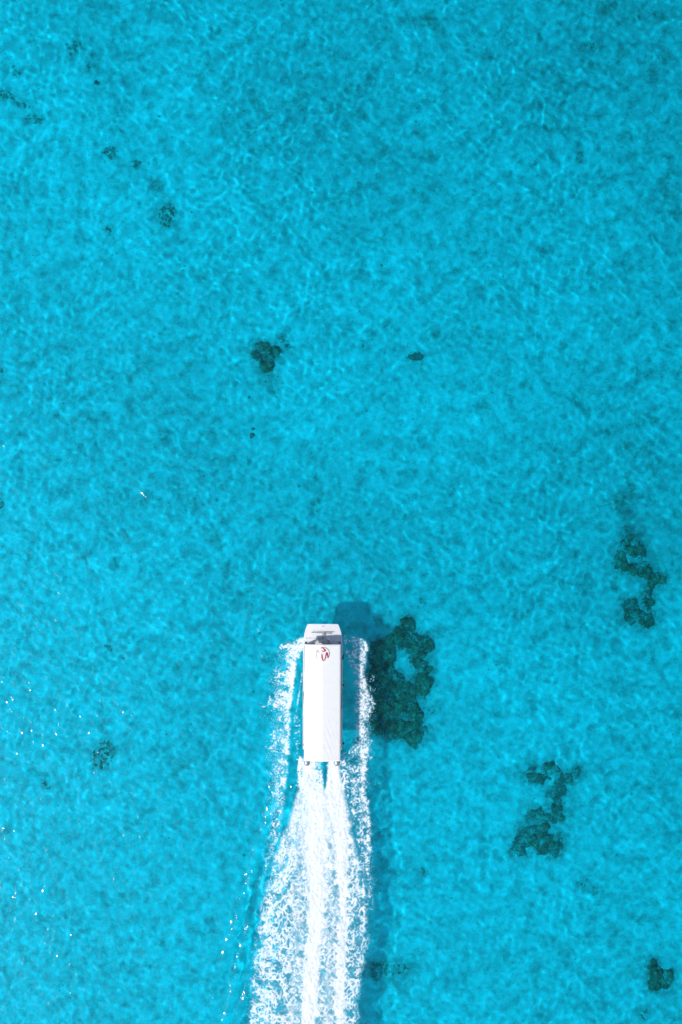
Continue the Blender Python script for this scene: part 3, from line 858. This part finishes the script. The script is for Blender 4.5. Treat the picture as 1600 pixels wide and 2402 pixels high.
# cabin interior
box('helm_console', (.62, 3.45, .78), (.70, .42, .95), 'gel', boat, .06)
hs = box('helm_seat', (.62, 2.75, .62), (.62, .5, .20), 'tan', boat, .05)
box('seat_back', (0, -.26, .32), (.60, .12, .5), 'tan', hs, .04)
for k in range(8):
    for s in (-1, 1):
        b_ = box('bench_seat', (s * 1.02, 1.7 - k * .86, .58), (1.16, .42, .12), 'tan', boat, .04)
        box('backrest', (0, -.24, .30), (1.14, .09, .50), 'tan', b_, .03)
        box('bench_base', (0, 0, -.17), (1.0, .32, .22), 'gel', b_, .01)
# side boarding rails
for s in (-1, 1):
    sr = tube('side_rail', [(s * 1.70, -5.3, 1.18), (s * 1.715, -2, 1.20), (s * 1.715, 1.5, 1.20), (s * 1.70, 3.8, 1.22)], .018, 'steel', boat)
    for y in (-5.2, -3.4, -1.6, .2, 2.0, 3.7): tube('stanchion', [(s * 1.71, y, .91), (s * 1.71, y, 1.19)], .013, 'steel', sr)

# canopy: shallow gable of canvas on a frame
RY0, RY1 = -6.56, 4.12
def roof_z(x, y):
    t = min(1, abs(x) / 1.63)
    z = 2.80 - .20 * t - .04 * t * t
    return z
def roof_wrinkle(x, y):
    w = 0.0
    if x > 0:
        f_ = max(0, min(1, (-1.5 - y) / 2.5)) * max(0, min(1, (y - RY0) / .5))
        ph = (y + 1.7 * (x - .2) ** 2 * .9 + 1.3 * x) * 5.5
        w = .011 * f_ * math.sin(ph) * math.sin(min(1, x / 1.6) * math.pi)
    return w
bm = bmesh.new(); top = []; bot = []
NXR, NYR = 32, 84
for j in range(NYR + 1):
    y = RY0 + (RY1 - RY0) * j / NYR
    rt = []; rb = []
    for i in range(NXR + 1):
        x = -1.63 + 3.26 * i / NXR
        sag = -.012 * math.sin(math.pi * ((j / NYR * 9) % 1)) * (1 - abs(x) / 1.63)
        z = roof_z(x, y) + roof_wrinkle(x, y) + sag
        rt.append(bm.verts.new((x, y, z))); rb.append(bm.verts.new((x, y, z - .04)))
    top.append(rt); bot.append(rb)
for j in range(NYR):
    for i in range(NXR):
        bm.faces.new((top[j][i], top[j][i + 1], top[j + 1][i + 1], top[j + 1][i]))
        bm.faces.new((bot[j][i + 1], bot[j][i], bot[j + 1][i], bot[j + 1][i + 1]))
    for i in (0, NXR):
        bm.faces.new((top[j][i], top[j + 1][i], bot[j + 1][i], bot[j][i]))
for i in range(NXR):
    for j in (0, NYR):
        bm.faces.new((top[j][i], top[j][i + 1], bot[j][i + 1], bot[j][i]))
canopy = from_bm('canopy', bm, 'canvas', boat, True)
me = canopy.data
for p in me.polygons:
    if abs(p.normal.z) < .5: p.use_smooth = False
for s in (-1, 1):
    tube('edge_piping', [(s * 1.63, RY0, roof_z(1.63, 0) - .02), (s * 1.63, 0, roof_z(1.63, 0) - .02), (s * 1.63, RY1, roof_z(1.63, 0) - .02)], .028, 'canvas', canopy, 8)
for k in range(1, 10):                     # sewn seams across the canvas
    y = RY0 + (RY1 - RY0) * k / 9.0 if k < 9 else RY1 - .06
    tube('canvas_seam', [(x, y, roof_z(x, y) + .001) for x in np.linspace(-1.60, 1.60, 17)], .004, 'canvas', canopy, 6)
for s in (-1, 1):
    for y in (-5.75, -4.1, -2.1, -.1, 1.9, 3.85):
        tube('canopy_post', [(s * 1.60, y, .88), (s * 1.58, y, 1.8), (s * 1.54, y, 2.54)], .022, 'steel', boat)
for y in (-5.75, -2.1, 1.9, 3.85):
    tube('roof_bow', [(x, y, roof_z(x, y) - .07) for x in np.linspace(-1.56, 1.56, 9)], .022, 'steel', boat)

# emblem printed on the canvas: ring, two red strokes, faded wing
def ribbon(name, pts, widths, mat, closed=False, lift=.012):
    """pts in canvas coordinates (x, y) in boat space; widths per point"""
    P = [Vector(p) for p in pts]; bm = bmesh.new(); L = []; R = []
    for i, p in enumerate(P):
        d = (P[min(i + 1, len(P) - 1)] - P[max(i - 1, 0)]).normalized()
        n = Vector((-d.y, d.x)) * widths[i] / 2
        a, b = p + n, p - n
        L.append(bm.verts.new((a.x, a.y, roof_z(a.x, a.y) + lift))); R.append(bm.verts.new((b.x, b.y, roof_z(b.x, b.y) + lift)))
    for i in range(len(P) - 1):
        bm.faces.new((L[i], R[i], R[i + 1], L[i + 1]))
    for f in bm.faces:
        if f.normal.z < 0: f.normal_flip()
    me = bpy.data.meshes.new(name); bm.to_mesh(me); bm.free(); me.materials.append(M[mat])
    return link(name, me, canopy)

def ep(x, y):        # emblem sketch units (steps of 1/19.6 of the plan grid) -> boat space on the canvas
    k = .0389 / 19.6
    wx = (720 + x / 19.6 - 800) * .0389; wy = (1201 - (1500 + y / 19.6)) * .0389
    return (wx - BOAT[0], wy - BOAT[1])
def smooth_curve(ctrl, n=10):
    C = [np.array(c, float) for c in ctrl]; C = [2 * C[0] - C[1]] + C + [2 * C[-1] - C[-2]]
    out = []
    for i in range(1, len(C) - 2):
        for t in np.linspace(0, 1, n, endpoint=(i == len(C) - 3)):
            p0, p1, p2, p3 = C[i - 1:i + 3]
            out.append(.5 * ((2 * p1) + (-p0 + p2) * t + (2 * p0 - 5 * p1 + 4 * p2 - p3) * t * t + (-p0 + 3 * p1 - 3 * p2 + p3) * t ** 3))
    return out
def stroke(name, ctrl, mat, lift=.012):      # ctrl: x, y, width in sketch units
    c = smooth_curve(ctrl)
    ribbon(name, [ep(p[0], p[1]) for p in c], [max(.004, p[2] * (1.3 if name == 'emblem_letter' else 1.1) * .0389 / 19.6) for p in c], mat, False, lift)
stroke('emblem_ring', [(700, 358, 14), (790, 352, 16), (860, 372, 18), (940, 430, 22), (1000, 520, 26), (1030, 620, 28), (1028, 710, 28), (1000, 780, 26), (968, 850, 18)], 'ring', .012)
stroke('emblem_ring', [(470, 500, 26), (432, 560, 22), (418, 640, 18), (428, 740, 18), (455, 820, 16), (500, 885, 8)], 'ring', .012)
stroke('emblem_letter', [(640, 410, 16), (652, 382, 30), (700, 370, 36), (742, 392, 34), (780, 430, 38), (822, 478, 50), (835, 505, 54), (812, 526, 40), (750, 536, 34), (690, 526, 24), (640, 505, 10)], 'red', .016)
stroke('emblem_letter', [(682, 640, 18), (682, 720, 46), (696, 820, 52), (710, 910, 40), (738, 958, 30), (775, 958, 30), (822, 905, 36), (858, 800, 40), (880, 690, 46), (904, 612, 50), (930, 640, 46), (952, 720, 42), (964, 800, 40), (962, 852, 34)], 'red', .016)
stroke('emblem_wing', [(484, 458, 12), (474, 500, 56), (500, 545, 70), (520, 575, 50), (560, 594, 22), (625, 600, 8)], 'pink', .014)

# twin outboard motors
def outboard(x):
    bm = bmesh.new()
    prof = [(-.02, 0.0, 0.0), (0, .20, .30), (.10, .26, .37), (.32, .275, .385), (.50, .255, .36), (.60, .20, .30), (.65, .11, .18), (.665, 0.0, 0.0)]
    rings = []
    for z, a, b in prof[1:-1]:
        ring = []
        for k in range(24):
            t = 2 * math.pi * k / 24; c, s_ = math.cos(t), math.sin(t)
            e = .72
            ring.append(bm.verts.new((a * math.copysign(abs(c) ** e, c), b * math.copysign(abs(s_) ** e, s_) - .06 * z, z)))
        rings.append(ring)
    for i in range(len(rings) - 1):
        for k in range(24): bm.faces.new((rings[i][k], rings[i][(k + 1) % 24], rings[i + 1][(k + 1) % 24], rings[i + 1][k]))
    bm.faces.new(rings[0][::-1]); bm.faces.new(rings[-1])
    m_ = from_bm('outboard_motor', bm, 'cowl', boat, True)
    m_.location = (x, -6.96, .62)
    box('cowl_band', (0, 0, .03), (.40, .70, .05), 'dark', m_, .02)
    box('drive_leg', (0, -.02, -.42), (.14, .34, .86), 'cowl', m_, .05)
    box('cavitation_plate', (0, -.08, -.78), (.26, .46, .03), 'cowl', m_, .01)
    box('mount_bracket', (0, .62, -.18), (.34, .80, .30), 'dark', m_, .03)
    tube('gearcase', [(0, .22, -1.0), (0, .0, -1.0), (0, -.24, -1.0)], .09, 'cowl', m_, 10, [.3, 1, .7])
    bm = bmesh.new()
    for k in range(3):
        a = 2 * math.pi * k / 3
        pts = [(.03, -.02), (.10, -.07), (.19, -.03), (.20, .05), (.10, .07)]
        bm.faces.new([bm.verts.new((r_ * math.cos(a) - w * math.sin(a), w * .5, r_ * math.sin(a) + w * math.cos(a))) for r_, w in pts])
    r_ = bmesh.ops.extrude_face_region(bm, geom=bm.faces[:])
    bmesh.ops.translate(bm, verts=[g for g in r_['geom'] if isinstance(g, bmesh.types.BMVert)], vec=(0, .012, 0))
    pr = from_bm('propeller', bm, 'steel', m_); pr.location = (0, -.28, -1.0)
outboard(-1.42); outboard(1.37)
# swim ledge under the roof's after end
box('stern_platform', (0, -6.12, .50), (3.3, .48, .08), 'gel', boat, .03)
for s in (-1, 1):
    c_ = box('stern_cleat', (s * 1.76, -5.45, .965), (.05, .20, .035), 'steel', boat, .012)

# ------------------------------------------------------------------ fenders and lines hanging from the boat
def fender(label, x, y, z, r, h, tilt=0):
    bm = bmesh.new()
    prof = [(-h / 2, r * .25), (-h / 2 + r * .35, r * .8), (-h / 2 + r * .9, r), (h / 2 - r * .9, r), (h / 2 - r * .35, r * .8), (h / 2, r * .25)]
    rings = [[bm.verts.new((rr * math.cos(2 * math.pi * k / 12), rr * math.sin(2 * math.pi * k / 12), zz)) for k in range(12)] for zz, rr in prof]
    for i in range(len(rings) - 1):
        for k in range(12): bm.faces.new((rings[i][k], rings[i][(k + 1) % 12], rings[i + 1][(k + 1) % 12], rings[i + 1][k]))
    bm.faces.new(rings[0][::-1]); bm.faces.new(rings[-1])
    root = empty('boat_fender', (BOAT[0] + x, BOAT[1] + y, z))
    b_ = from_bm('fender_body', bm, 'rubber', root, True); b_.rotation_euler = (tilt, 0, 0)
    tube('fender_rope', [(0, 0, h / 2 * math.cos(tilt)), (-.06 * np.sign(x), 0, h / 2 + .12), (-.16 * np.sign(x), 0, max(h / 2 + .14, .98 - z))], .012, 'rope', root, 6)
    tag(root, label, 'fender', 'black fenders on the boat sides')
fender('black fender lying fore and aft on the boat right side nearest the bow', 1.86, 2.72, .86, .10, .46, math.radians(80))
fender('small black fender halfway along the boat right side', 1.92, .12, .80, .10, .30)
fender('small black fender at the stern end of the boat right side', 1.92, -5.32, .80, .10, .30)
rope = tube('mooring_rope', [(1.83, .02 - .2, .98), (1.86, -.5, .965), (1.80, -.75, .95), (1.79, -1.2, .945), (1.77, -1.7, .945), (1.74, -2.1, .945)], .016, 'rubber', None, 6)
rope.location = BOAT
tag(rope, 'dark mooring rope lying along the right gunwale behind the middle fender', 'rope')
rope = tube('mooring_rope', [(-1.80, -.50, .955), (-1.79, -.62, .95), (-1.77, -1.1, .945), (-1.75, -1.6, .94)], .016, 'rubber', None, 6)
rope.location = BOAT
tag(rope, 'short dark mooring rope lying along the left gunwale amidships', 'rope')
